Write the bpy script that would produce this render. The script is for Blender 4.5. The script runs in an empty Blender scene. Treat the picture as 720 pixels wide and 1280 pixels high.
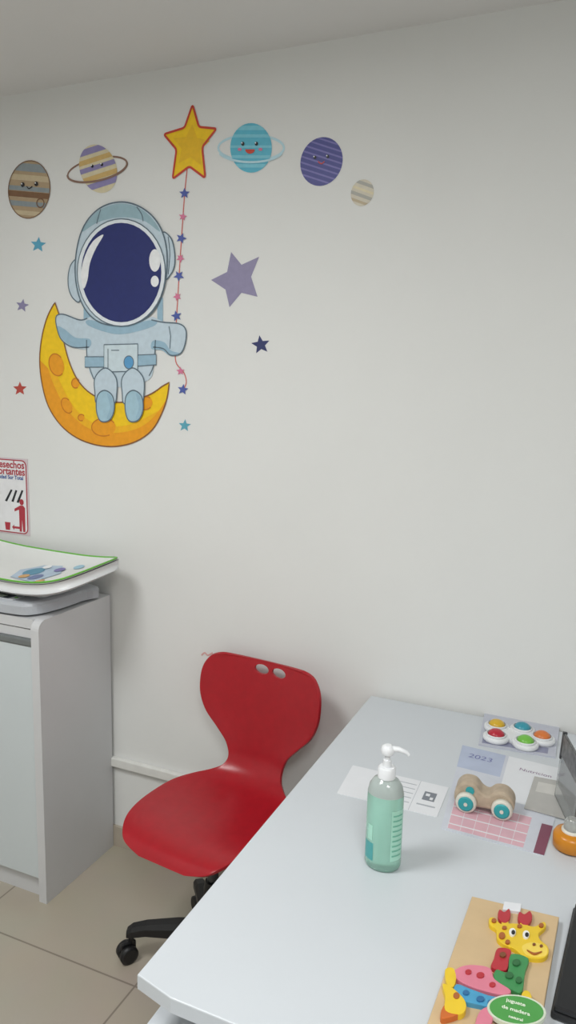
import bpy, bmesh, math, random
from mathutils import Matrix, Vector
random.seed(3)
scene=bpy.context.scene
scene.view_settings.view_transform='Standard'
scene.view_settings.exposure=0.0

# ------------------------------------------------------------------ camera (solved from the room's geometry)
CAM=Vector((0.5978,-2.0436,1.6323)); YAW,PIT,ROL=[math.radians(a) for a in (23.4396,-9.2162,1.3895)]; F=938.04
RC=Matrix.Rotation(YAW,3,'Z')@Matrix.Rotation(math.pi/2+PIT,3,'X')@Matrix.Rotation(ROL,3,'Z')
cd=bpy.data.cameras.new('camera'); co=bpy.data.objects.new('camera',cd); scene.collection.objects.link(co)
co.matrix_world=Matrix.Translation(CAM)@RC.to_4x4()
cd.sensor_fit='VERTICAL'; cd.sensor_height=24; cd.lens=F/1280*24; cd.clip_start=.02
scene.camera=co

# survey helpers: measured points rectified onto the real physical planes
def ray(u,v): return RC@Vector(((u-360)/F,-(v-640)/F,-1))
def W(u,v):            # back wall plane y=0 -> (x,z)
    r=ray(u,v); t=-CAM.y/r.y; p=CAM+t*r; return (p.x,p.z)
def D(u,v,z=.75):      # horizontal plane -> (x,y)
    r=ray(u,v); t=(z-CAM.z)/r.z; p=CAM+t*r; return (p.x,p.y)

# ------------------------------------------------------------------ materials
def lin(h):
    if isinstance(h,str):
        h=h.lstrip('#'); c=[int(h[i:i+2],16)/255 for i in (0,2,4)]
    else: c=h
    return [x/12.92 if x<=.04045 else ((x+.055)/1.055)**2.4 for x in c]
MATS={}
def mat(name,col,rough=.5,metal=0,var=.04,scale=30,bump=0,trans=0,coat=0,alpha=1,spec=.5):
    if name in MATS: return MATS[name]
    m=bpy.data.materials.new(name); m.use_nodes=True; nt=m.node_tree; b=nt.nodes['Principled BSDF']
    c=lin(col)
    tc=nt.nodes.new('ShaderNodeTexCoord'); n=nt.nodes.new('ShaderNodeTexNoise'); n.inputs['Scale'].default_value=scale; n.inputs['Detail'].default_value=3
    nt.links.new(tc.outputs['Object'],n.inputs['Vector'])
    r=nt.nodes.new('ShaderNodeValToRGB'); r.color_ramp.elements[0].position=.3; r.color_ramp.elements[1].position=.7
    r.color_ramp.elements[0].color=[x*(1-var) for x in c]+[1]; r.color_ramp.elements[1].color=[min(1,x*(1+var)) for x in c]+[1]
    nt.links.new(n.outputs['Fac'],r.inputs['Fac']); nt.links.new(r.outputs['Color'],b.inputs['Base Color'])
    b.inputs['Roughness'].default_value=rough; b.inputs['Metallic'].default_value=metal
    b.inputs['Transmission Weight'].default_value=trans; b.inputs['Coat Weight'].default_value=coat; b.inputs['Alpha'].default_value=alpha
    b.inputs['Specular IOR Level'].default_value=spec
    if bump:
        bp=nt.nodes.new('ShaderNodeBump'); bp.inputs['Strength'].default_value=bump; bp.inputs['Distance'].default_value=.002
        nt.links.new(n.outputs['Fac'],bp.inputs['Height']); nt.links.new(bp.outputs['Normal'],b.inputs['Normal'])
    MATS[name]=m; return m

# ------------------------------------------------------------------ mesh builder
class MB:
    def __init__(s): s.v=[];s.f=[];s.m=[];s.s=[];s.mats=[]
    def mi(s,m):
        if m not in s.mats: s.mats.append(m)
        return s.mats.index(m)
    def add(s,vs,fs,m,smooth=False,M=None):
        o=len(s.v)
        if M is not None: vs=[M@Vector(v) for v in vs]
        s.v+=[tuple(v) for v in vs]; k=s.mi(m)
        for f in fs: s.f.append(tuple(i+o for i in f)); s.m.append(k); s.s.append(smooth)
    def frombm(s,bm,m,smooth=False,M=None):
        bm.verts.index_update(); s.add([v.co.copy() for v in bm.verts],[[v.index for v in f.verts] for f in bm.faces],m,smooth,M); bm.free()
    def box(s,x0,x1,y0,y1,z0,z1,m,bev=0,M=None,seg=2):
        bm=bmesh.new(); bmesh.ops.create_cube(bm,size=1)
        for v in bm.verts: v.co=Vector(((x0+x1)/2+v.co.x*(x1-x0),(y0+y1)/2+v.co.y*(y1-y0),(z0+z1)/2+v.co.z*(z1-z0)))
        if bev: bmesh.ops.bevel(bm,geom=bm.edges[:],offset=bev,segments=seg,affect='EDGES',profile=.5)
        s.frombm(bm,m,False,M)
    def lathe(s,prof,m,M=None,n=40,sx=1,sy=1,smooth=True,cap=True):
        vs=[];fs=[]
        for r,z in prof:
            for i in range(n):
                a=2*math.pi*i/n; vs.append((r*math.cos(a)*sx,r*math.sin(a)*sy,z))
        for j in range(len(prof)-1):
            for i in range(n):
                fs.append((j*n+i,j*n+(i+1)%n,(j+1)*n+(i+1)%n,(j+1)*n+i))
        s.add(vs,fs,m,smooth,M)
        if cap:
            k=len(prof)
            s.add(vs[:n],[tuple(range(n))[::-1]],m,False,M); s.add(vs[(k-1)*n:],[tuple(range(n))],m,False,M)
    def ball(s,c,r,m,sc=(1,1,1),M=None,hemi=False):
        pr=[]; k=12
        for i in range(k+1):
            a=(0 if hemi else -math.pi/2)+(math.pi/2 if hemi else math.pi)*i/k
            pr.append((max(r*math.cos(a),1e-5),r*math.sin(a)))
        T=Matrix.Translation(c)@Matrix.Diagonal((*sc,1))
        s.lathe(pr,m,(M@T) if M is not None else T,n=24,cap=hemi)
    def tube(s,pts,rad,m,n=10,M=None):
        pts=[Vector(p) for p in pts]; vs=[];fs=[]
        rads=rad if isinstance(rad,(list,tuple)) else [rad]*len(pts)
        up=Vector((0,0,1)); 
        for i,p in enumerate(pts):
            t=(pts[min(i+1,len(pts)-1)]-pts[max(i-1,0)]).normalized()
            a=t.cross(up)
            if a.length<.05: a=t.cross(Vector((0,1,0)))
            a.normalize(); b=a.cross(t)
            for k in range(n):
                q=2*math.pi*k/n; vs.append(p+rads[i]*(math.cos(q)*a+math.sin(q)*b))
        for i in range(len(pts)-1):
            for k in range(n): fs.append((i*n+k,i*n+(k+1)%n,(i+1)*n+(k+1)%n,(i+1)*n+k))
        s.add(vs,fs,m,True,M); s.add(vs[:n],[tuple(range(n))],m,False,M); s.add(vs[-n:],[tuple(range(n))],m,False,M)
    def prism(s,pts,z0,z1,m,M=None,bev=0,smooth=False):
        bm=bmesh.new(); vs=[bm.verts.new((x,y,z0)) for x,y in pts]; f=bm.faces.new(vs); f.normal_update()
        if f.normal.z<0: bmesh.ops.reverse_faces(bm,faces=[f])
        r=bmesh.ops.extrude_face_region(bm,geom=[f])
        nv=[g for g in r['geom'] if isinstance(g,bmesh.types.BMVert)]
        for v in nv: v.co.z=z1
        bmesh.ops.recalc_face_normals(bm,faces=bm.faces[:])
        if bev:
            ed=[e for e in bm.edges if all(abs(v.co.z-z1)<1e-6 for v in e.verts)]
            bmesh.ops.bevel(bm,geom=ed,offset=bev,segments=2,affect='EDGES',profile=.5)
        bmesh.ops.triangulate(bm,faces=[f for f in bm.faces if len(f.verts)>4])
        s.frombm(bm,m,smooth,M)
    def text(s,t,size,m,M,align='CENTER',bold=0):
        cu=bpy.data.curves.new('tmp','FONT'); cu.body=t; cu.size=size; cu.align_x=align; cu.align_y='CENTER'; cu.offset=bold
        ob=bpy.data.objects.new('tmp',cu); scene.collection.objects.link(ob)
        bpy.context.view_layer.update(); me=ob.evaluated_get(bpy.context.evaluated_depsgraph_get()).to_mesh()
        s.add([v.co.copy() for v in me.vertices],[list(p.vertices) for p in me.polygons],m,False,M)
        bpy.data.objects.remove(ob); bpy.data.curves.remove(cu)
    def obj(s,name,loc=None):
        me=bpy.data.meshes.new(name); me.from_pydata(s.v,[],s.f)
        for m in s.mats: me.materials.append(m)
        for p,k,sm_ in zip(me.polygons,s.m,s.s): p.material_index=k; p.use_smooth=sm_
        me.update(); ob=bpy.data.objects.new(name,me); scene.collection.objects.link(ob)
        return ob

def sm(pts,n=6,closed=True):
    out=[];k=len(pts); R=range(k if closed else k-1)
    for i in R:
        g=(lambda j:pts[j%k]) if closed else (lambda j:pts[min(max(j,0),k-1)])
        p0,p1,p2,p3=[g(i+d) for d in (-1,0,1,2)]
        for a in range(n):
            t=a/n
            out.append(tuple(.5*(2*p1[c]+(-p0[c]+p2[c])*t+(2*p0[c]-5*p1[c]+4*p2[c]-p3[c])*t*t+(-p0[c]+3*p1[c]-3*p2[c]+p3[c])*t**3) for c in range(len(p1))))
    if not closed: out.append(tuple(pts[-1]))
    return out
def ell(cx,cy,rx,ry,rot=0,n=40,a0=0,a1=360):
    full=abs(a1-a0)>=360; r=math.radians(rot); o=[]
    for i in range(n if full else n+1):
        a=math.radians(a0+(a1-a0)*i/n); x=rx*math.cos(a); y=ry*math.sin(a)
        o.append((cx+x*math.cos(r)-y*math.sin(r),cy+x*math.sin(r)+y*math.cos(r)))
    return o
def starp(cx,cy,r,rot=0,inner=.45,n=5,yx=1):
    o=[]
    for i in range(2*n):
        a=math.radians(rot-90+i*180/n); q=r if i%2==0 else r*inner
        o.append((cx+q*math.cos(a),cy+q*math.sin(a)*yx))
    return o

# decals: flat vinyl layers on the wall
class Decal(MB):
    L=.0004
    def fill(s,pts,m,layer=1):
        P=[W(*p) for p in pts]; bm=bmesh.new()
        vs=[bm.verts.new((x,-s.L*layer-.0003,z)) for x,z in P]; f=bm.faces.new(vs); f.normal_update()
        if f.normal.y>0: bmesh.ops.reverse_faces(bm,faces=[f])
        bmesh.ops.triangulate(bm,faces=bm.faces[:]); s.frombm(bm,m)
    def line(s,pts,w,m,layer=2,closed=False):
        P=[Vector(W(*p)) for p in pts]; w=w*.00245/2; k=len(P); vs=[];fs=[]
        for i,p in enumerate(P):
            a=P[(i-1)%k] if closed else P[max(i-1,0)]; b=P[(i+1)%k] if closed else P[min(i+1,k-1)]
            t=(b-a); t=t.normalized() if t.length>1e-9 else Vector((1,0)); nn=Vector((-t.y,t.x))*w
            y=-s.L*(layer+.1)-.0003
            vs+= [(p.x+nn.x,y,p.y+nn.y),(p.x-nn.x,y,p.y-nn.y)]
        for i in range(k if closed else k-1):
            j=(i+1)%k; fs.append((2*i,2*i+1,2*j+1,2*j))
        s.add(vs,fs,m)
    def band(s,cx,cy,rx,ry,rot,v1,v2,m,layer=2):
        r=math.radians(rot); L=[];R=[]
        for i in range(7):
            v=v1+(v2-v1)*i/6; h=math.sqrt(max(0,1-v*v))
            for S,sg in ((L,-1),(R,1)):
                x=sg*h*rx*.995; y=v*ry*.995; S.append((cx+x*math.cos(r)-y*math.sin(r),cy+x*math.sin(r)+y*math.cos(r)))
        s.fill(L+R[::-1],m,layer)

def vm(name,col): return mat(name,col,rough=.45,var=.05,scale=60)

# ------------------------------------------------------------------ room
H=2.562; XL,XR,YF=-2.3,1.75,-3.6
wallm=mat('wall_paint','#e3e4e2',rough=.75,var=.012,scale=3,bump=.05)
ceilm=mat('ceiling_paint','#e2e1df',rough=.8,var=.01,scale=3)
def room(name,x0,x1,y0,y1,z0,z1,m):
    b=MB(); b.box(x0,x1,y0,y1,z0,z1,m); return b.obj(name)
room('wall_back',XL-.1,XR+.1,0,.1,0,H,wallm)
room('wall_left',XL-.1,XL,YF,0,0,H,wallm)
room('wall_right',XR,XR+.1,YF,0,0,H,wallm)
room('wall_front',XL-.1,XR+.1,YF-.1,YF,0,H,wallm)
room('ceiling',XL-.1,XR+.1,YF-.1,.1,H,H+.1,ceilm)
fm=bpy.data.materials.new('floor_tiles'); fm.use_nodes=True; nt=fm.node_tree; bs=nt.nodes['Principled BSDF']
tc=nt.nodes.new('ShaderNodeTexCoord'); mp=nt.nodes.new('ShaderNodeMapping'); mp.inputs['Location'].default_value=(.489,.5185,0)
br=nt.nodes.new('ShaderNodeTexBrick'); br.offset=0; br.inputs['Scale'].default_value=1; br.inputs['Brick Width'].default_value=.6; br.inputs['Row Height'].default_value=.6
br.inputs['Mortar Size'].default_value=.003; br.inputs['Mortar Smooth'].default_value=.2
br.inputs['Color1'].default_value=lin('#b5ac9d')+[1]; br.inputs['Color2'].default_value=lin('#b2a99a')+[1]; br.inputs['Mortar'].default_value=lin('#8a8175')+[1]
no=nt.nodes.new('ShaderNodeTexNoise'); no.inputs['Scale'].default_value=5; mx=nt.nodes.new('ShaderNodeMixRGB'); mx.blend_type='MULTIPLY'; mx.inputs['Fac'].default_value=.12
nt.links.new(tc.outputs['Object'],mp.inputs['Vector']); nt.links.new(mp.outputs[0],br.inputs['Vector']); nt.links.new(tc.outputs['Object'],no.inputs['Vector'])
nt.links.new(br.outputs['Color'],mx.inputs[1]); nt.links.new(no.outputs['Color'],mx.inputs[2]); nt.links.new(mx.outputs[0],bs.inputs['Base Color']); bs.inputs['Roughness'].default_value=.3
room('floor',XL-.1,XR+.1,YF-.1,.1,-.1,0,fm)
bbm=mat('baseboard_tile','#b5ab9c',rough=.35,var=.04,scale=8)
room('baseboard_back',XL,XR,-.012,0,0,.075,bbm)
trm=mat('trunking_plastic','#e2e2de',rough=.4)
b=MB(); b.box(XL,XR,-.02,0,.308,.34,trm,bev=.003); b.obj('trim_1')

# ------------------------------------------------------------------ wall decals
navy=vm('decal_navy','#232d6c'); lb=vm('decal_lightblue','#c4d5e0'); lbs=vm('decal_blueshade','#99bacd'); lbd=vm('decal_bluegrey','#7593a3')
ol=vm('decal_outline','#5d6f7c'); white=vm('decal_white','#eef0f2'); yel=vm('decal_yellow','#f6cb14'); yel2=vm('decal_yellow_light','#f8da4a'); org=vm('decal_orange','#ee9f1a')
red=vm('decal_red','#c8402c'); brown=vm('decal_brown','#8a5a33'); pink=vm('decal_pink','#d87a9c'); blue=vm('decal_blue','#4f5fa8'); black=vm('decal_black','#1c1c22')
# moon
d=Decal()
outer=[(69,378),(60,395),(53,420),(50,450),(53,480),(61,508),(76,531),(96,547),(120,556),(145,558),(170,552),(190,538),(202,518),(209,498),(212,478)]
inner=[(203,483),(190,492),(172,499),(150,503),(128,499),(110,489),(97,474),(88,455),(82,435),(78,415),(75,395)]
mo=sm(outer,4,False)+sm(inner,4,False)
d.fill(mo,yel,1)
shade=sm([(50,450),(53,480),(61,508),(76,531),(96,547),(120,556),(145,558),(170,552),(190,538),(202,518),(209,498)],4,False)+sm([(200,512),(185,528),(165,538),(140,541),(115,537),(95,524),(80,506),(68,482),(60,460)],4,False)
d.fill(shade,org,2)
sh2=sm([(60,460),(68,482),(80,506),(95,524),(115,537),(140,541),(165,538),(185,528),(200,512)],4,False)+sm([(190,518),(165,530),(140,533),(118,529),(98,515),(84,495),(72,470)],4,False)
d.fill(sh2,vm('decal_amber','#f3b71a'),2.3)
for c in [(71,456,9,14,-15),(84,507,6,10,-25),(95,479,5,6,0),(130,534,15,11,0),(182,504,9,8,-20),(102,522,4,4,0)]:
    d.fill(ell(*c),org,3); d.line(ell(*c,n=30,a0=60,a1=330),1.6,vm('decal_crater','#cf7a1a'),4)
d.line(mo,1.8,brown,4.5,True)
d.obj('crescent_moon_wall_decal')
# astronaut
d=Decal()
d.fill(sm([(71,396),(80,393),(100,400),(118,398),(112,434),(92,434),(78,425),(72,410)]),lb,6)
d.fill(sm([(72,408),(78,423),(92,433),(112,434),(113,424),(95,422),(82,412)]),lbs,7)
d.line(sm([(110,398),(100,400),(80,393),(71,396),(72,410),(78,425),(92,434),(112,434)],closed=False),1.6,ol,8)
d.fill(sm([(188,398),(205,402),(225,404),(233,412),(232,430),(226,442),(214,444),(205,436),(192,434)]),lb,6)
d.fill(sm([(192,426),(206,428),(214,438),(226,442),(214,445),(203,438),(190,436)]),lbs,7)
d.line(sm([(190,400),(205,403),(225,405),(233,413),(232,430),(226,442),(214,444),(205,436),(192,434)],closed=False),1.6,ol,8)
d.line([(212,408),(214,420),(213,436)],1.2,ol,8.3)
d.fill(sm([(108,398),(150,404),(196,398),(195,430),(193,455),(186,475),(150,484),(118,474),(110,450),(109,425)]),lb,5.5)
d.fill(sm([(112,400),(150,407),(192,400),(192,408),(150,418),(113,408)]),lbs,7.4)
d.line(sm([(109,425),(110,450),(118,474)],closed=False),1.5,ol,8); d.line(sm([(195,425),(193,455),(187,470)],closed=False),1.5,ol,8)
d.fill([(107,446),(133,446),(133,459),(107,459)],lbs,8.5); d.line([(107,446),(133,446),(133,459),(107,459)],1.3,ol,8.8,True)
d.fill([(171,444),(196,443),(196,456),(171,458)],lbs,8.5); d.line([(171,444),(196,443),(196,456),(171,458)],1.3,ol,8.8,True)
d.fill([(131,431),(173,430),(173,464),(131,465)],vm('decal_box','#cddde4'),9.4); d.line([(131,431),(173,430),(173,464),(131,465)],1.5,ol,10,True)
d.fill(ell(162,453,6,8),vm('decal_button','#5d9fce'),10.6); d.line(ell(162,453,6,8),1.2,ol,10.8,True)
d.line([(136,436),(136,460)],1.2,ol,10); d.line([(140,438),(150,438)],1.2,ol,10)
for cx,sx,k in ((133,-1,0),(167,1,.3)):
    d.fill(sm([(cx-13,472),(cx,460),(cx+13,472),(cx+14,492),(cx+10,505),(cx-10,505),(cx-13,492)]),lb,11.2+k)
    d.line(sm([(cx-13,472),(cx,460),(cx+13,472),(cx+14,492),(cx+10,505),(cx-10,505),(cx-13,492)]),1.6,ol,12+k,True)
    d.fill(sm([(cx-9+sx,495),(cx+sx,488),(cx+10+sx,495),(cx+12+sx,512),(cx+6+sx,525),(cx-5+sx,526),(cx-10+sx,513)]),vm('decal_boot','#a5c6d5'),13+k)
    d.fill(sm([(cx+3+sx,492),(cx+9+sx,497),(cx+11+sx,512),(cx+6+sx,523),(cx+3+sx,522),(cx+7+sx,508)]),lbs,13.6+k)
    d.line(sm([(cx-9+sx,495),(cx+sx,488),(cx+10+sx,495),(cx+12+sx,512),(cx+6+sx,525),(cx-5+sx,526),(cx-10+sx,513)]),1.6,ol,14.2+k,True)
d.fill([(105,372),(112,372),(113,402),(105,400)],lbs,4.5); d.fill([(197,372),(204,372),(204,402),(197,402)],lbs,4.5)
d.fill(sm([(98,328),(90,330),(86,345),(87,362),(93,374),(101,374)]),lb,6.5); d.line(sm([(98,328),(90,330),(86,345),(87,362),(93,374),(101,374)]),1.6,ol,7,True)
d.fill(sm([(203,294),(213,296),(218,310),(219,330),(214,343),(206,346)]),lb,6.5); d.line(sm([(203,294),(213,296),(218,310),(219,330),(214,343),(206,346)]),1.6,ol,7,True)
d.line(sm([(211,296),(213,318),(211,343)],closed=False),1.2,ol,8)
hel=sm([(150,253),(172,257),(192,271),(205,293),(210,322),(207,356),(197,383),(180,400),(155,407),(128,404),(110,390),(99,367),(95,336),(99,303),(109,278),(127,260)])
d.fill(hel,lb,9); 
d.fill(sm([(104,290),(112,276),(127,262),(150,255),(172,259),(190,272),(201,290),(180,276),(152,272),(124,278)]),vm('decal_cap','#98b6c1'),10)
d.line(sm([(127,262),(124,272),(122,280)],closed=False),1.4,ol,11); d.line(sm([(172,259),(178,268),(180,277)],closed=False),1.4,ol,11)
d.line(hel,1.8,ol,12,True)
d.fill(ell(153,341,55,67),vm('decal_visor_rim','#e6edf2'),13); d.line(ell(153,341,55,67),1.4,ol,14,True)
d.fill(ell(153,341,50,62),navy,15)
d.fill(sm([(131,294),(118,302),(108,320),(103,342),(106,361),(111,350),(114,330),(121,312)]),white,16)
d.fill(ell(195,326,7,14),white,16); d.fill(ell(195,352,5,7),white,16)
d.obj('astronaut_wall_decal')
# star with garland
d=Decal()
st=[(241,131),(249,159),(271,161),(253,184),(257,223),(237,208),(216,224),(221,187),(205,168),(231,160)]
def rounded(pts,t=.13):
    o=[];k=len(pts)
    for i,p in enumerate(pts):
        a=pts[i-1];c=pts[(i+1)%k]
        q=(p[0]+(a[0]-p[0])*t,p[1]+(a[1]-p[1])*t); r=(p[0]+(c[0]-p[0])*t,p[1]+(c[1]-p[1])*t)
        for j in range(5):
            s=j/4; o.append(((1-s)**2*q[0]+2*s*(1-s)*p[0]+s*s*r[0],(1-s)**2*q[1]+2*s*(1-s)*p[1]+s*s*r[1]))
    return o
sr=rounded(st); d.fill(sr,yel,2); d.line(sr,2.6,red,4,True)
d.fill(starp(239,183,24,4,.5,yx=1.15),vm('decal_star_core','#ecbc1c'),3)
d.line(sm([(234,212),(231,242),(227,298),(224,345),(221,395),(220,410)],closed=False),1.5,vm('decal_string','#cf6a62'),1)
d.line(sm([(219,444),(221,455),(230,466),(233,478),(229,488)],closed=False),1.5,vm('decal_string','#cf6a62'),1)
for i,(x,y) in enumerate([(231,242),(229,271),(227,298),(226,323),(224,345),(222,371),(221,395),(226,464),(229,487)]):
    d.fill(starp(x,y,7 if i%2==0 else 5.5,10*i),(blue if i%2==0 else pink),5)
d.obj('yellow_star_garland_wall_decal')
# planets
tan=vm('pl_tan','#b09a7c'); gre=vm('pl_grey','#8d979b'); brn=vm('pl_brown','#7c5c42'); crm=vm('pl_cream','#d9cfae'); pur=vm('pl_purple','#8f88b5')
def eyes(d,a,b_,r=3,l=6.5):
    for x,y in (a,b_): d.fill(ell(x,y,r*.8,r,n=16),black,l); d.fill(ell(x-1,y-1,.9,.9,n=10),white,l+1)
d=Decal(); P=(37,237,26,36,5)
d.fill(ell(*P),tan,1)
for v1,v2,m in [(-.9,-.62,gre),(-.5,-.3,vm('pl_lt','#c7b797')),(-.1,.06,gre),(.08,.28,brn),(.42,.6,gre),(.75,.9,vm('pl_lt','#c7b797'))]: d.band(*P,v1,v2,m)
eyes(d,(29,231),(46,230)); d.line(sm([(34,233),(37,236),(41,233)],closed=False),1.3,black,6); d.line(ell(51,254,4.5,5.5),1.6,brn,5,True); d.line(ell(*P),1.2,brn,5,True)
d.obj('striped_planet_wall_decal')
d=Decal(); P=(123,211,23,31,-18)
rg=vm('pl_ring','#8c6f60')
d.line(ell(122,212,38,14,-13,n=50),2.4,rg,1,True)
d.fill(ell(*P),crm,2)
for v1,v2,m in [(-.92,-.66,pur),(-.5,-.3,vm('pl_gold','#d0b070')),(-.18,.02,pur),(.2,.4,vm('pl_gold','#d0b070')),(.5,.75,pur)]: d.band(*P,v1,v2,m,3)
d.line(ell(122,212,38,14,-13,n=40,a0=-5,a1=185),2.6,rg,6); eyes(d,(116,208),(128,206),2)
d.obj('ringed_planet_wall_decal')
d=Decal(); P=(314,185,26,31,0); lbl=vm('pl_aqua','#58b6cf'); lr=vm('pl_ringblue','#b9dbe6')
d.line(ell(314,185,41,16,0,n=50),2.6,lr,1,True); d.fill(ell(*P),lbl,2)
for v1,v2 in [(-.9,-.72),(-.55,-.42),(-.1,0),(.3,.42),(.65,.8)]: d.band(*P,v1,v2,vm('pl_aqua2','#7cc8db'),3)
d.line(ell(314,187,41,16,0,n=40,a0=18,a1=162),2.4,lr,6); eyes(d,(304,180),(321,180),2.6)
d.fill(ell(313,187,6,5.5,n=24,a0=0,a1=180),red,6.6); d.fill(ell(300,187,2.6,2,n=12),pink,5); d.fill(ell(326,187,2.6,2,n=12),pink,5)
d.obj('ringed_planet_wall_decal')
d=Decal(); P=(402,202,26,31,18); d.fill(ell(*P),vm('pl_violet','#46488c'),1)
for k in range(8): v=-.9+k*.23; d.band(*P,v,v+.07,vm('pl_violet2','#7470b0'),2)
eyes(d,(394,197),(410,196),2.2); d.line(sm([(398,202),(402,205),(406,202)],closed=False),1.2,red,6)
d.obj('purple_planet_wall_decal')
d=Decal(); P=(453,241,14,17,20); d.fill(ell(*P),vm('pl_pale','#cfc8b6'),1)
for v1,v2,m in [(-.8,-.55,vm('pl_pg','#a9a79f')),(-.3,-.12,crm),(.1,.35,vm('pl_pg','#a9a79f')),(.6,.8,vm('pl_pt','#b9a98c'))]: d.band(*P,v1,v2,m)
d.obj('small_planet_wall_decal')
for nm,pts,m in [('mauve',[(289,315),(302,331),(324,321),(314,346),(322,371),(302,366),(287,384),(282,362),(264,350),(284,340)],vm('st_mauve','#8e88a8')),
    ('n',starp(326,431,12,-8,.45),vm('st_navy','#2d3568')),('b',starp(48,306,10,5,.45),vm('st_sky','#5aa6c4')),('g',starp(28,382,8.5,10,.45),vm('st_lilac','#8a84a8')),
    ('r',starp(25,486,9,0,.45),vm('st_red','#b8473c')),('t',starp(231,532,8,5,.45),vm('st_teal','#5da9bd'))]:
    d=Decal(); d.fill(pts,m,1); d.obj('star_wall_decal')
d=Decal(); d.line(sm([(252,819),(256,816),(260,819),(266,816)],closed=False),2.2,vm('mark_pink','#d9a9a6'),1); d.obj('paint_scuff_mark')

# poster
x1,z1=W(35,574); x0=x1-.30; zb=W(37,670)[1]
b=MB(); pm=mat('poster_laminate','#d5c6cb',rough=.3); pw=mat('poster_white','#e8e8ea',rough=.3); pr=mat('poster_red','#b03040',rough=.4); pb=mat('poster_blue','#3a5a9a',rough=.4); pk=mat('poster_black','#22242a',rough=.4)
b.box(x0,x1,-.0025,-.0005,zb,z1,pm)
def rr(x0,x1,z0,z1,r,n=6):
    o=[]
    for cx,cz,a in ((x1-r,z1-r,0),(x0+r,z1-r,90),(x0+r,z0+r,180),(x1-r,z0+r,270)):
        for i in range(n+1): q=math.radians(a+90*i/n); o.append((cx+r*math.cos(q),cz+r*math.sin(q)))
    return o
TW=Matrix.Rotation(math.pi/2,4,'X')
b.prism(rr(x0+.006,x1-.006,zb+.005,z1-.005,.02),.003,.0032,pr,TW); b.prism(rr(x0+.010,x1-.010,zb+.009,z1-.009,.017),.0035,.0037,pw,TW)
def wt(x,z,y=-.0042): return Matrix.Translation((x,y,z))@TW
b.text('Desechos',.036,pr,wt(x1-.014,z1-.024),'RIGHT',.0009); b.text('Importantes',.036,pr,wt(x1-.012,z1-.048),'RIGHT',.0009); b.text('Ciudad Sur Total',.019,pb,wt(x1-.02,z1-.069),'RIGHT',.0006)
fx=x1-.032; fz=zb+.058
b.prism(ell(fx,fz+.062,.010,.011,n=20),.0038,.004,pr,TW); b.prism([(fx-.013,fz-.045),(fx-.003,fz-.045),(fx,fz),(fx+.003,fz-.045),(fx+.013,fz-.045),(fx+.015,fz+.042),(fx+.006,fz+.05),(fx-.006,fz+.05),(fx-.034,fz+.036),(fx-.034,fz+.026),(fx-.013,fz+.034)],.0038,.004,pr,TW)
for i,(a,l) in enumerate([(.6,.05),(.45,.045),(.5,.05)]):
    cx=x1-.09+i*.026; cz=zb+.14
    b.prism([(cx-l*math.sin(a)/2-.005,cz-l*math.cos(a)/2),(cx-l*math.sin(a)/2+.005,cz-l*math.cos(a)/2-.002),(cx+l*math.sin(a)/2+.004,cz+l*math.cos(a)/2),(cx+l*math.sin(a)/2-.004,cz+l*math.cos(a)/2+.002)],.0038,.004,pk,TW)
b.prism([(x1-.045,zb+.022),(x1-.07,zb+.022),(x1-.07,zb+.016),(x1-.08,zb+.026),(x1-.07,zb+.036),(x1-.07,zb+.030),(x1-.045,zb+.030)],.0038,.004,pr,TW)
b.prism([(x1-.11,zb+.014),(x1-.09,zb+.014),(x1-.087,zb+.042),(x1-.113,zb+.042)],.0038,.004,pr,TW)
b.obj('waste_sorting_poster')

# ------------------------------------------------------------------ cabinet
cx1,cy0,ch=-.935,-.361,.931; cx0=-1.95
cw=mat('cabinet_melamine','#cfd0d2',rough=.4,var=.01,scale=10); cdm=mat('cabinet_door','#cdd5d8',rough=.25,var=.01,scale=4); alu=mat('cabinet_aluminium','#8f9496',rough=.3,metal=.8); ck=mat('cabinet_gap','#77797b',rough=.6)
b=MB()
TS=Matrix(((0,0,1,0),(1,0,0,0),(0,1,0,0),(0,0,0,1)))
side=[(cy0,0),(-.014,0),(-.014,ch),(cy0+.03,ch)]+[(cy0+.03-.03*math.sin(math.radians(a)),ch-.03+.03*math.cos(math.radians(a))) for a in (15,30,45,60,75,90)]
b.prism(side,cx1-.03,cx1,cw,TS); b.prism(side,cx0,cx0+.03,cw,TS)
b.box(cx0+.03,cx1-.03,cy0+.012,-.014,ch-.03,ch,cw); b.box(cx0+.03,cx1-.03,-.03,-.014,.0,ch-.03,cw)
b.box(cx0+.03,cx1-.03,cy0+.025,-.03,.0,.07,cw)
b.box(cx0+.03,cx1-.03,cy0+.03,cy0+.04,.07,ch-.03,ck)
n=2; wd=(cx1-cx0-.06)/n
for i in range(n):
    a=cx0+.03+i*wd+.002; c=a+wd-.004
    b.box(a,c,cy0+.006,cy0+.028,.075,ch-.085,cdm,bev=.002)
    b.box(a,c,cy0+.002,cy0+.026,ch-.083,ch-.063,alu,bev=.003); b.box(a,c,cy0+.016,cy0+.03,ch-.062,ch-.034,cw)
b.obj('storage_cabinet')

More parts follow.
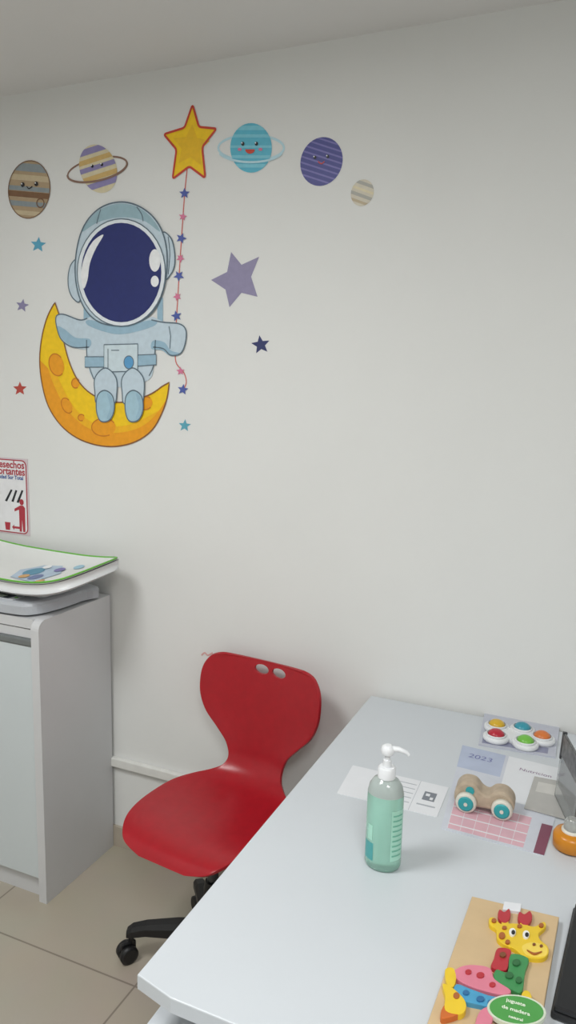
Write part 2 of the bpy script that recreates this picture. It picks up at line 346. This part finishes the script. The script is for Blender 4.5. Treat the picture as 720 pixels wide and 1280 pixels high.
# ------------------------------------------------------------------ baby scale
b=MB(); sw=mat('scale_white','#dfe1e2',rough=.3,var=.01); sg=mat('scale_grey','#b4b8be',rough=.4,var=.01); sgr=mat('scale_green','#69b83f',rough=.4); sd=mat('scale_display','#3d4650',rough=.2); smt=mat('scale_mat','#e3e5e3',rough=.55,var=.01)
scx,scy=-1.155,-.195
ho=[(-1.36,-.08),(-.965,-.06),(-.95,-.14),(-.955,-.25),(-.985,-.33),(-1.05,-.352),(-1.25,-.352),(-1.33,-.33),(-1.365,-.25)]
b.prism(sm(ho,5),ch+.008,ch+.046,sg,bev=.012); b.box(-1.33,-.985,-.28,-.09,ch+.04,ch+.088,sw,bev=.015,seg=3)
for x in (-1.32,-1.0):
    for y in (-.29,-.09): b.lathe([(.012,ch),(.012,ch+.012)],sd,Matrix.Translation((x,y,0)),n=16)
b.box(-1.24,-1.05,-.340,-.290,ch+.0465,ch+.0485,mat('scale_panel','#d3d6da',rough=.3)); b.box(-1.20,-1.075,-.335,-.297,ch+.0486,ch+.0492,sd); b.box(-1.18,-1.10,-.33,-.305,ch+.0493,ch+.0496,mat('lcd','#a9b5a5',rough=.2))
b.ball((-1.225,-.315,ch+.0485),.006,sgr,(1,1,.3)); b.ball((-1.06,-.315,ch+.0485),.006,sgr,(1,1,.3))
def bowl(nx,ny): return .062*abs(nx)**3.5+.03*(abs(ny)**4)*(1-.5*abs(nx)**3)+.012*ny
TA=math.radians(-4); AA,BB=.335,.155
def tray(A,B,zoff,m,thick):
    NR,NA=16,64
    def pt(i,j,dz):
        r=i/NR; a=2*math.pi*j/NA; c,s_=math.cos(a),math.sin(a); p=.42
        x=A*r*math.copysign(abs(c)**p,c); y=B*r*math.copysign(abs(s_)**p,s_)
        return (scx+x*math.cos(TA)-y*math.sin(TA),scy+x*math.sin(TA)+y*math.cos(TA),ch+.088+zoff+bowl(x/A,y/B)+dz)
    vs=[];fs=[]
    for dz in (0,-thick):
        for i in range(1,NR+1):
            for j in range(NA): vs.append(pt(i,j,dz))
    T=NR*NA
    for k in (0,T):
        for i in range(NR-1):
            for j in range(NA):
                q=(k+i*NA+j,k+i*NA+(j+1)%NA,k+(i+1)*NA+(j+1)%NA,k+(i+1)*NA+j); fs.append(q if k else q[::-1])
        fs.append(tuple(k+j for j in range(NA)))
    for j in range(NA): a=(NR-1)*NA+j; c=(NR-1)*NA+(j+1)%NA; fs.append((a,c,c+T,a+T))
    b.add(vs,fs,m,True)
    return [vs[(NR-1)*NA+j] for j in range(NA)]
tray(AA,BB,0,sw,.03)
rim=tray(.330,.150,.006,smt,.005)
b.tube(rim+[rim[0]],.0028,sgr,n=8)
def onmat(pts,m,k=1):
    bm=bmesh.new(); f=bm.faces.new([bm.verts.new((x,y,0)) for x,y in pts]); bmesh.ops.triangulate(bm,faces=[f])
    for _ in range(2): bmesh.ops.subdivide_edges(bm,edges=bm.edges[:],cuts=1,use_grid_fill=True)
    for v in bm.verts:
        nx,ny=v.co.x/.33,v.co.y/.15; x,y=v.co.x,v.co.y
        v.co=Vector((scx+x*math.cos(TA)-y*math.sin(TA),scy+x*math.sin(TA)+y*math.cos(TA),ch+.095+bowl(nx,ny)+.0012*k))
    b.frombm(bm,m,True)
onmat([(.02,-.06),(.13,-.075),(.15,.03),(.10,.09),(.03,.075),(-.01,.01)],mat('print_blue','#b5c8da'),1)
onmat(ell(.05,.01,.030,.040,n=14),mat('print_teal','#5b93ae'),2); onmat(ell(.10,-.03,.020,.030,n=14),mat('print_navy','#6d7da6'),2); onmat(ell(.12,.055,.018,.02,n=12),mat('print_purple','#7b74ac'),2.5)
onmat(ell(.06,-.04,.016,.02,n=12),mat('print_orange','#d0a56f'),3); onmat(ell(.17,.09,.02,.016,n=12),mat('print_sky','#a0c6d8'),1); onmat(ell(.15,-.06,.014,.016,n=12),mat('print_orange','#d0a56f'),2)
onmat(ell(.06,.06,.014,.016,n=12),mat('print_white','#eef0f2'),3.5)
b.obj('baby_scale')

# ------------------------------------------------------------------ chair
th=math.radians(-97); dirv=Vector((math.cos(th),math.sin(th),0)); sv=Vector((-dirv.y,dirv.x,0)); sv=-sv if sv.x<0 else sv
org0=Vector((-.325,-.115,0))
CM=Matrix(((dirv.x,sv.x,0,org0.x),(dirv.y,sv.y,0,org0.y),(0,0,1,0),(0,0,0,1)))
prof=[(.440,.418,.075,0),(.431,.43,.128,0),(.412,.442,.158,.004),(.37,.45,.184,.008),(.31,.45,.200,.012),(.235,.444,.208,.016),(.15,.441,.203,.018),(.085,.444,.172,.018),(.04,.456,.130,.016),(.012,.475,.104,.014),(-.006,.505,.097,.012),(-.014,.545,.110,.014),(-.02,.585,.145,.02),(-.026,.63,.187,.028),(-.032,.68,.209,.034),(-.038,.73,.213,.036),(-.043,.77,.207,.034),(-.047,.798,.190,.03),(-.05,.812,.166,.025),(-.051,.818,.138,.02)]
ps=sm(prof,5,False); NC=32; vs=[];fs=[]
for i,(a,z,w,c) in enumerate(ps):
    a0_,z0_=ps[max(i-1,0)][:2]; a1_,z1_=ps[min(i+1,len(ps)-1)][:2]
    tx,tz=a1_-a0_,z1_-z0_; L=math.hypot(tx,tz); nx,nz=tz/L,-tx/L
    for j in range(NC+1):
        s=-1+2*j/NC; o=c*abs(s)**2.2
        vs.append((a+nx*o,w*s,z+nz*o))
for i in range(len(ps)-1):
    for j in range(NC): q=i*(NC+1)+j; fs.append((q,q+1,q+NC+2,q+NC+1))
redm=mat('chair_red_plastic','#a81623',rough=.3,var=.06,scale=40,bump=.06)
tmp=MB(); tmp.add(vs,fs,redm,True); sh=tmp.obj('shell_tmp')
md=sh.modifiers.new('s','SOLIDIFY'); md.thickness=.009; md.offset=0
cut=MB()
for s in (-.012,.050):
    cut.lathe([(1,-.06),(1,.06)],redm,Matrix.Translation((-.045,s,.792))@Matrix.Rotation(math.pi/2,4,'Y')@Matrix.Diagonal((.0145,.025,1,1)),n=28,smooth=False)
cu=cut.obj('cut_tmp'); 
bm=bmesh.new(); bm.from_mesh(cu.data); bmesh.ops.remove_doubles(bm,verts=bm.verts[:],dist=1e-6); bmesh.ops.recalc_face_normals(bm,faces=bm.faces[:]); bm.to_mesh(cu.data); bm.free()
bo=sh.modifiers.new('b','BOOLEAN'); bo.operation='DIFFERENCE'; bo.object=cu; bo.solver='EXACT'
bv=sh.modifiers.new('bv','BEVEL'); bv.width=.003; bv.segments=2; bv.limit_method='ANGLE'; bv.angle_limit=math.radians(50)
bpy.context.view_layer.update()
me=sh.evaluated_get(bpy.context.evaluated_depsgraph_get()).to_mesh()
b=MB(); b.add([v.co.copy() for v in me.vertices],[list(p.vertices) for p in me.polygons],redm,True,CM)
bpy.data.objects.remove(sh); bpy.data.objects.remove(cu)
bk=mat('chair_black_plastic','#141416',rough=.45,var=.05)
T0=Matrix.Translation((-.34,-.35,0))
b.box(-.09,.09,-.07,.07,.412,.436,bk,bev=.008,M=T0@Matrix.Rotation(th,4,'Z'))
b.lathe([(.016,.2),(.016,.415)],mat('chair_steel','#55575a',rough=.3,metal=.9),T0,n=20); b.lathe([(.026,.1),(.026,.24),(.022,.26)],bk,T0,n=24); b.lathe([(.04,.075),(.045,.09),(.045,.12),(.03,.14)],bk,T0,n=28)
b.tube([T0@Vector((.0,.03,.415)),T0@Vector((.06,.15,.405)),T0@Vector((.07,.17,.40))],.006,bk)
for k in range(5):
    a=math.radians(202+72*k); R=T0@Matrix.Rotation(a,4,'Z')
    vs=[];fs=[]
    for x,w,zc,hh in ((.02,.026,.105,.024),(.1,.023,.108,.021),(.19,.019,.103,.016),(.230,.018,.094,.014),(.246,.014,.086,.010)):
        for (yy,zz) in ((-1,-1),(1,-1),(1,.3),(.6,1),(-.6,1),(-1,.3)): vs.append((x,yy*w,zc+zz*hh))
    for i in range(4):
        for j in range(6): fs.append((i*6+j,i*6+(j+1)%6,(i+1)*6+(j+1)%6,(i+1)*6+j))
    fs+=[tuple(range(6)),tuple(24+i for i in range(6))]
    b.add(vs,fs,bk,False,R)
    C=R@Matrix.Translation((.235,0,0))@Matrix.Rotation(math.radians(35+40*k),4,'Z')
    b.lathe([(.008,.05),(.008,.09)],bk,C,n=12)
    for y in (-.014,.014):
        b.lathe([(.020,-.009),(.0265,-.006),(.0265,.006),(.020,.009)],bk,C@Matrix.Translation((.012,y,.0265))@Matrix.Rotation(math.pi/2,4,'X'),n=24)
    b.box(-.014,.03,-.006,.006,.02,.058,bk,bev=.004,M=C)
b.obj('red_swivel_chair')

# ------------------------------------------------------------------ desk
dz=.75; b=MB(); dm=mat('desk_white_laminate','#ccd1d6',rough=.32,var=.008,scale=6); de=mat('desk_edge','#b9bcc0',rough=.4,var=.01)
b.prism([(0,-.016),(0,-1.198),(.07,-1.215),(1.5,-1.235),(1.5,-.016)],dz-.025,dz,dm,bev=.002)
b.box(.05,.08,-1.08,-.1,.0,dz-.025,de); b.box(1.42,1.45,-1.1,-.1,0,dz-.025,de); b.box(.08,1.42,-.3,-.28,.3,dz-.025,de)
b.box(.0,.95,-1.33,-.75,.61,.645,dm,bev=.003); b.box(.08,.10,-1.05,-.78,.645,.726,de); b.box(.92,.94,-1.1,-.78,.645,.726,de)
b.obj('white_desk')

pap=mat('paper_white','#e2e4e8',rough=.6,var=.01); ink=mat('ink_grey','#aaaeb6',rough=.7); inkd=mat('ink_dark','#7c818a',rough=.7)
def lerp(q,s,t):
    return tuple(q[0][c]*(1-s)*(1-t)+q[1][c]*s*(1-t)+q[2][c]*s*t+q[3][c]*(1-s)*t for c in (0,1))
def sub(q,s0,s1,t0,t1): return [lerp(q,s0,t0),lerp(q,s1,t0),lerp(q,s1,t1),lerp(q,s0,t1)]
b=MB(); q=[D(*p) for p in [(441,957),(561,985),(546,1022),(421,992)]]
b.prism(q,dz,dz+.0012,pap)
for k in range(5): b.prism(sub(q,.45,.70,.16+k*.15,.18+k*.15),dz+.0012,dz+.0014,ink)
b.prism(sub(q,.80,.92,.3,.58),dz+.0012,dz+.0014,inkd); b.prism(sub(q,.82,.86,.36,.44),dz+.0014,dz+.0015,pap); b.prism(sub(q,.87,.90,.46,.54),dz+.0014,dz+.0015,pap)
b.prism(sub(q,.77,.95,.72,.76),dz+.0012,dz+.0014,ink); b.prism(sub(q,.72,.724,0,1),dz+.0012,dz+.0014,ink)
b.obj('paper_form')
b=MB(); q=[D(*p) for p in [(578,932),(712,964),(680,1070),(551,1036)]]
b.prism(q,dz,dz+.0014,mat('leaflet_base','#ccd0da',rough=.35))
z=dz+.0014
b.prism(sub(q,0,.42,0,.30),z,z+.0002,mat('leaflet_blue','#b3bdd4',rough=.35)); b.prism(sub(q,.45,1,.0,.55),z,z+.0002,pap)
b.prism(sub(q,.06,.80,.66,.98),z,z+.0002,mat('leaflet_pink','#d9aeb9',rough=.4)); b.prism(sub(q,.90,1,.70,1),z,z+.0002,mat('leaflet_maroon','#80445a',rough=.4))
for k in range(6): b.prism(sub(q,.06+k*.125,.064+k*.125,.66,.98),z+.0002,z+.0004,pap)
for k in range(4): b.prism(sub(q,.06,.80,.66+k*.09,.668+k*.09),z+.0002,z+.0005,pap)
ang=math.atan2(q[1][1]-q[0][1],q[1][0]-q[0][0]); p=lerp(q,.2,.12)
b.text('2023',.030,mat('leaflet_indigo','#7478ae'),Matrix.Translation((p[0],p[1],z+.0005))@Matrix.Rotation(ang,4,'Z'))
p=lerp(q,.72,.14); b.text('Nutricion',.019,mat('leaflet_violet','#8a6a8c'),Matrix.Translation((p[0],p[1],z+.0005))@Matrix.Rotation(ang,4,'Z'))
b.obj('calendar_leaflet')
b=MB(); q=[D(*p) for p in [(668,972),(735,985),(728,1032),(655,1012)]]; b.prism(q,dz+.0025,dz+.0035,mat('brochure_grey','#b3b1ad',rough=.25)); b.prism(sub(q,.1,.9,.15,.45),dz+.0035,dz+.0037,mat('brochure_lt','#c9c7c2',rough=.25)); b.obj('glossy_brochure')
b=MB(); q=[D(*p) for p in [(606,890),(700,905),(694,948),(598,932)]]; b.prism(q,dz,dz+.004,mat('booklet_lav','#c0c3cf',rough=.35)); b.prism(sub(q,.04,.9,.8,.95),dz+.004,dz+.0042,mat('booklet_v','#8d8fa8',rough=.35)); b.prism(sub(q,.05,.3,.5,.7),dz+.004,dz+.0042,ink)
b.obj('booklet')
# pop fidget toy
x,y=D(644,925); b=MB(); fw=mat('fidget_white','#e6e8ea',rough=.35)
T=Matrix.Translation((x,y,dz+.0045))
doms=[(-.052,.03,'#d8b030'),(.012,.042,'#3a9aae'),(.064,.012,'#d9793a'),(-.045,-.03,'#b8283a'),(.028,-.034,'#76c04a')]
for i,(dx,dy,c) in enumerate(doms):
    b.lathe([(.030,0),(.033,.003),(.033,.010),(.030,.013)],fw,T@Matrix.Translation((dx,dy,0)),n=32)
    b.lathe([(.024,.013),(.026,.016),(.023,.0175)],fw,T@Matrix.Translation((dx,dy,0)),n=32,cap=False)
    b.ball((dx,dy,.013),.021,mat('fidget_%d'%i,c,rough=.3),(1,1,.75),M=T,hemi=True)
b.lathe([(.035,0),(.035,.012)],fw,T,n=30)
b.obj('pop_fidget_toy')
# wooden toy car
wd_=mat('toy_wood','#b5a48f',rough=.5,var=.12,scale=60); teal=mat('toy_teal','#2f9fa5',rough=.35); crw=mat('toy_cream','#dcd8cc',rough=.4)
pa=D(575,1012); pb_=D(632,1024); ang=math.atan2(pb_[1]-pa[1],pb_[0]-pa[0]); mid=((pa[0]+pb_[0])/2,(pa[1]+pb_[1])/2+.018)
T=Matrix.Translation((mid[0],mid[1],dz+.0021))@Matrix.Rotation(ang,4,'Z'); b=MB()
body=sm([(-.062,.02),(-.06,.045),(-.045,.062),(-.022,.062),(-.006,.047),(.008,.043),(.022,.054),(.042,.055),(.058,.042),(.062,.024),(.05,.014),(0,.012),(-.05,.012)])
TB=T@Matrix.Rotation(math.pi/2,4,'X')
b.prism(body,-.02,.02,wd_,TB,bev=.005,smooth=False)
for sx in (-.036,.038):
    for s in (1,-1):
        C=T@Matrix.Translation((sx,s*-.026,.022))@Matrix.Rotation(math.pi/2*s,4,'X')
        b.lathe([(.018,-.007),(.022,-.005),(.022,.004),(.019,.007)],crw,C,n=28); b.lathe([(.0160,.007),(.0160,.0085),(.013,.0095)],teal,C,n=24); b.lathe([(.004,.009),(.004,.011)],crw,C,n=14)
b.lathe([(.009,-.0215),(.009,.0215)],teal,TB@Matrix.Translation((-.03,.047,0)),n=20)
b.obj('wooden_toy_car')
# orange round container
x,y=D(713,1060); b=MB(); T=Matrix.Translation((x,y,dz+.001)); ora=mat('container_orange','#e0901e',rough=.3,trans=.2)
b.lathe([(.028,0),(.034,.004),(.035,.026),(.031,.033),(.022,.036)],ora,T,n=36); b.lathe([(.020,.036),(.020,.039),(.017,.041)],crw,T,n=36); b.lathe([(.016,.040),(.016,.055),(.010,.062)],mat('container_clear','#d8dcdc',rough=.1,trans=.7),T,n=36)
b.obj('orange_round_container')
# acrylic sign holder
p0=D(694,996); p1=D(716,1044); b=MB(); ang=math.atan2(p1[1]-p0[1],p1[0]-p0[0]); L=math.dist(p0,p1)
T=Matrix.Translation((p0[0],p0[1],dz+.004))@Matrix.Rotation(ang,4,'Z')
acr=mat('acrylic','#d8dcdd',rough=.08,trans=.85); TT=T@Matrix.Rotation(math.radians(-3),4,'X')
b.box(0,L,-.002,.002,0,.15,acr,M=TT)
b.box(.0,.006,-.004,.005,.09,.152,mat('holder_dark','#3c3f43',rough=.3),M=TT); b.box(.006,L*.9,-.0032,-.0022,.10,.148,mat('holder_photo','#5b5a58',rough=.3,var=.6,scale=70),M=TT)
b.box(.006,L*.9,.0022,.0032,.03,.148,mat('holder_print','#b0b2b4',rough=.4),M=TT)
b.box(0,L,.0,.045,0,.003,acr,M=T)
b.obj('acrylic_sign_holder')
# black laptop at right edge
q0=D(716,1142); q1=D(690,1262); ang=math.atan2(q1[1]-q0[1],q1[0]-q0[0]); L=math.dist(q0,q1)
b=MB(); T=Matrix.Translation((q0[0],q0[1],dz))@Matrix.Rotation(ang,4,'Z'); lk=mat('laptop_black','#17181b',rough=.4)
b.box(0,L+.02,0,.33,.002,.014,lk,bev=.003,M=T); b.box(0,L+.02,.003,.33,.0155,.024,lk,bev=.003,M=T); b.box(.02,L-.01,.01,.32,0,.002,lk,M=T)
b.obj('closed_laptop')

# ------------------------------------------------------------------ sanitizer bottle
x,y=D(478,1080); b=MB(); T=Matrix.Translation((x,y,dz))
gel=mat('sanitizer_gel','#b8ecd9',rough=.13,trans=.55,var=.02); clr=mat('bottle_clear','#e6f4f0',rough=.1,trans=.5); pumpm=mat('pump_white','#e9ebee',rough=.35)
b.lathe([(.026,0),(.032,.002),(.0345,.008),(.0345,.135),(.034,.148)],gel,T,n=48,sy=.85); 
b.lathe([(.034,.148),(.031,.162),(.024,.173),(.015,.178),(.013,.181)],clr,T,n=48,sy=.85)
b.lathe([(.0165,.178),(.0165,.196),(.014,.199)],pumpm,T,n=32); b.lathe([(.008,.198),(.0075,.212)],pumpm,T,n=20); b.lathe([(.005,.21),(.005,.226)],pumpm,T,n=16)
b.lathe([(.011,.224),(.013,.23),(.011,.238),(.006,.241)],pumpm,T,n=24)
a=math.radians(10); b.tube([T@Vector((0,0,.234)),T@Vector((.02*math.cos(a),.02*math.sin(a),.235)),T@Vector((.034*math.cos(a),.034*math.sin(a),.231)),T@Vector((.039*math.cos(a),.039*math.sin(a),.226))],[.006,.005,.0038,.0034],pumpm,n=14)
lbm=mat('label_green','#6fb8a0',rough=.4); lbw=mat('label_white','#aadcc9',rough=.4); lbt=mat('label_teal','#4da3a3',rough=.4)
def wrap(a0,a1,z0,z1,m,off=.0005):
    vs=[];fs=[];n=12
    for i in range(n+1):
        q=math.radians(a0+(a1-a0)*i/n); r=.0345+off
        for z in (z0,z1): vs.append((r*math.cos(q),r*.85*math.sin(q),z))
    for i in range(n): fs.append((2*i,2*i+2,2*i+3,2*i+1))
    b.add(vs,fs,m,True,T)
wrap(-55,-5,.025,.125,lbw); 
for k in range(9): wrap(-50,-12,.034+k*.01,.037+k*.01,lbm,.0009)
wrap(-150,-110,.02,.055,lbt); wrap(-135,-115,.06,.09,lbw)
b.obj('hand_sanitizer_bottle')

# ------------------------------------------------------------------ giraffe puzzle
b=MB(); bz=dz+.012
wood=mat('puzzle_plywood','#cdb28a',rough=.5,var=.05,scale=20)
pts=[D(590,1120,bz),D(699,1146,bz)]
bl=D(533,1282,bz); e=(Vector(bl)-Vector(pts[0])).normalized()*.335
q=[pts[0],pts[1],tuple(Vector(pts[1])+e),tuple(Vector(pts[0])+e)]
b.prism(q,dz,bz,wood,bev=.0015)
GC=[0]
def gp(pts,m,k=1,smooth=True,h=.006):
    P=[D(*p,z=bz) for p in (sm(pts,4) if smooth else pts)]
    if k==1:
        GC[0]+=1; b.prism(P,bz,bz+h+GC[0]*.00025,m,bev=.001)
    else: b.prism(P,bz+.005,bz+.0095+(k-1)*.0008,m)
gy=mat('pz_yellow','#e6c32e',rough=.35); gr=mat('pz_red','#b5303a',rough=.35); gg=mat('pz_green','#3f8c52',rough=.35); gpk=mat('pz_pink','#d97f93',rough=.35); gb=mat('pz_blue','#4a9cc4',rough=.35); go=mat('pz_orange','#c8692c',rough=.35); gw=mat('pz_white','#eeeeea',rough=.35); gk=mat('pz_black','#1c1c1c',rough=.35); gpr=mat('pz_brown','#7d4a2c',rough=.4); gch=mat('pz_spotbrown','#a8602c',rough=.4)
gp([(627,1152),(634,1152),(636,1166),(628,1166)],gy); gp([(651,1154),(659,1154),(658,1168),(650,1168)],gy)
gp([(624,1141),(630,1144),(636,1140),(638,1148),(634,1157),(627,1157),(622,1150)],gr); gp([(649,1144),(655,1147),(662,1143),(665,1151),(660,1160),(653,1160),(647,1153)],gr)
gp([(622,1190),(638,1192),(636,1204),(632,1218),(614,1214),(617,1203)],gr)
gp([(638,1198),(660,1203),(656,1220),(652,1245),(640,1243),(618,1230),(620,1217),(634,1220)],gg)
gp([(611,1153),(618,1152),(626,1160),(640,1159),(656,1161),(668,1163),(679,1157),(682,1163),(673,1172),(675,1180),(684,1188),(685,1197),(678,1203),(664,1203),(652,1199),(642,1191),(630,1186),(621,1178),(620,1167),(612,1161)],gy)
for c in [(617,1157,3,2.5),(676,1163,3,2.5),(627,1176,4,4),(634,1184,3,2.5),(649,1164,3,2),(630,1166,3,2)]: gp(ell(*c,n=14),gch,2,False)
gp([(652,1188),(664,1183),(678,1186),(684,1192),(682,1200),(668,1202),(656,1198)],mat('pz_muzzle','#efd25a',rough=.35),1)
for c in [(640,1172,4.2,4.8),(657,1175,4.2,4.8)]: gp(ell(*c,n=16),gw,2.5,False)
for c in [(641,1173,2.4,2.8),(658,1176,2.4,2.8)]: gp(ell(*c,n=12),gk,3.5,False)
gp(ell(667,1187,2,1.3,n=10),gpr,2.2,False); gp(ell(676,1189,2,1.3,n=10),gpr,2.2,False); gp([(658,1194),(667,1198),(677,1196),(667,1200)],gch,2.2)
for c in [(628,1200,4,3),(645,1210,5,4),(636,1226,5,4),(648,1232,4,4)]: gp(ell(*c,n=14),vm('pz_spot','#2f6a3d') if c[0]>630 else gpr,2,False)
gp([(570,1236),(588,1242),(610,1250),(626,1254),(618,1266),(600,1262),(582,1258),(567,1250)],gb)
gp([(576,1214),(592,1212),(612,1216),(618,1230),(638,1244),(630,1250),(610,1246),(590,1240),(574,1232),(566,1222)],gpk)
for c in [(585,1222,4,3),(600,1226,5,3.5),(615,1238,4,3)]: gp(ell(*c,n=14),gr,2,False)
for c in [(582,1248,4,3),(600,1256,5,3.5),(612,1260,3,2.5)]: gp(ell(*c,n=14),vm('pz_dblue','#2c6a9a'),2,False)
gp([(556,1218),(566,1216),(570,1228),(566,1240),(558,1236)],gy); gp([(556,1262),(574,1264),(578,1272),(556,1280),(550,1276)],go); gp([(553,1236),(566,1242),(580,1256),(582,1268),(574,1275),(556,1270),(556,1252)],gy)
gp(ell(570,1252,4,4,n=14),gch,2,False)
gp([(600,1270),(616,1266),(612,1290),(594,1290)],gpk); gp([(652,1248),(664,1252),(660,1290),(645,1290)],gy)
gp(ell(645,1271,37,19,8,n=36),mat('sticker_rim','#cfd8c4',rough=.3),3,False); gp(ell(645,1271,34,17,8,n=36),mat('sticker_green','#4d9a4a',rough=.3),3.5,False)
for k,(t,sz) in enumerate([('juguete',.009),('de madera',.009),('natural',.007)]):
    p=D(644,1262+k*10,bz); b.text(t,sz,mat('sticker_text','#e4eeda'),Matrix.Translation((p[0],p[1],bz+.0118))@Matrix.Rotation(.05,4,'Z'),bold=.0002)
gp([(630,1130),(652,1133),(650,1143),(628,1140)],pap,1,False,h=.0015)
b.obj('wooden_giraffe_puzzle')

# ------------------------------------------------------------------ lights: LED ceiling panels
def panel(x,y,sz,en,col=(.98,.99,.985)):
    b=MB(); fr=mat('panel_frame','#e8e8e8',rough=.5); t=.02
    b.box(x-sz/2-t,x+sz/2+t,y-sz/2-t,y-sz/2,H-.02,H-.001,fr); b.box(x-sz/2-t,x+sz/2+t,y+sz/2,y+sz/2+t,H-.02,H-.001,fr)
    b.box(x-sz/2-t,x-sz/2,y-sz/2,y+sz/2,H-.02,H-.001,fr); b.box(x+sz/2,x+sz/2+t,y-sz/2,y+sz/2,H-.02,H-.001,fr)
    b.obj('led_ceiling_panel')
    l=bpy.data.lights.new('ceiling_panel_light','AREA'); l.shape='SQUARE'; l.size=sz; l.energy=en; l.color=col
    o=bpy.data.objects.new('ceiling_panel_light',l); scene.collection.objects.link(o); o.location=(x,y,H-.012)
panel(-.75,-1.65,.6,28.5); panel(.9,-2.3,.6,27)
w=bpy.data.worlds.new('world'); scene.world=w; w.use_nodes=True; w.node_tree.nodes['Background'].inputs[0].default_value=(.8,.85,.9,1); w.node_tree.nodes['Background'].inputs[1].default_value=.3
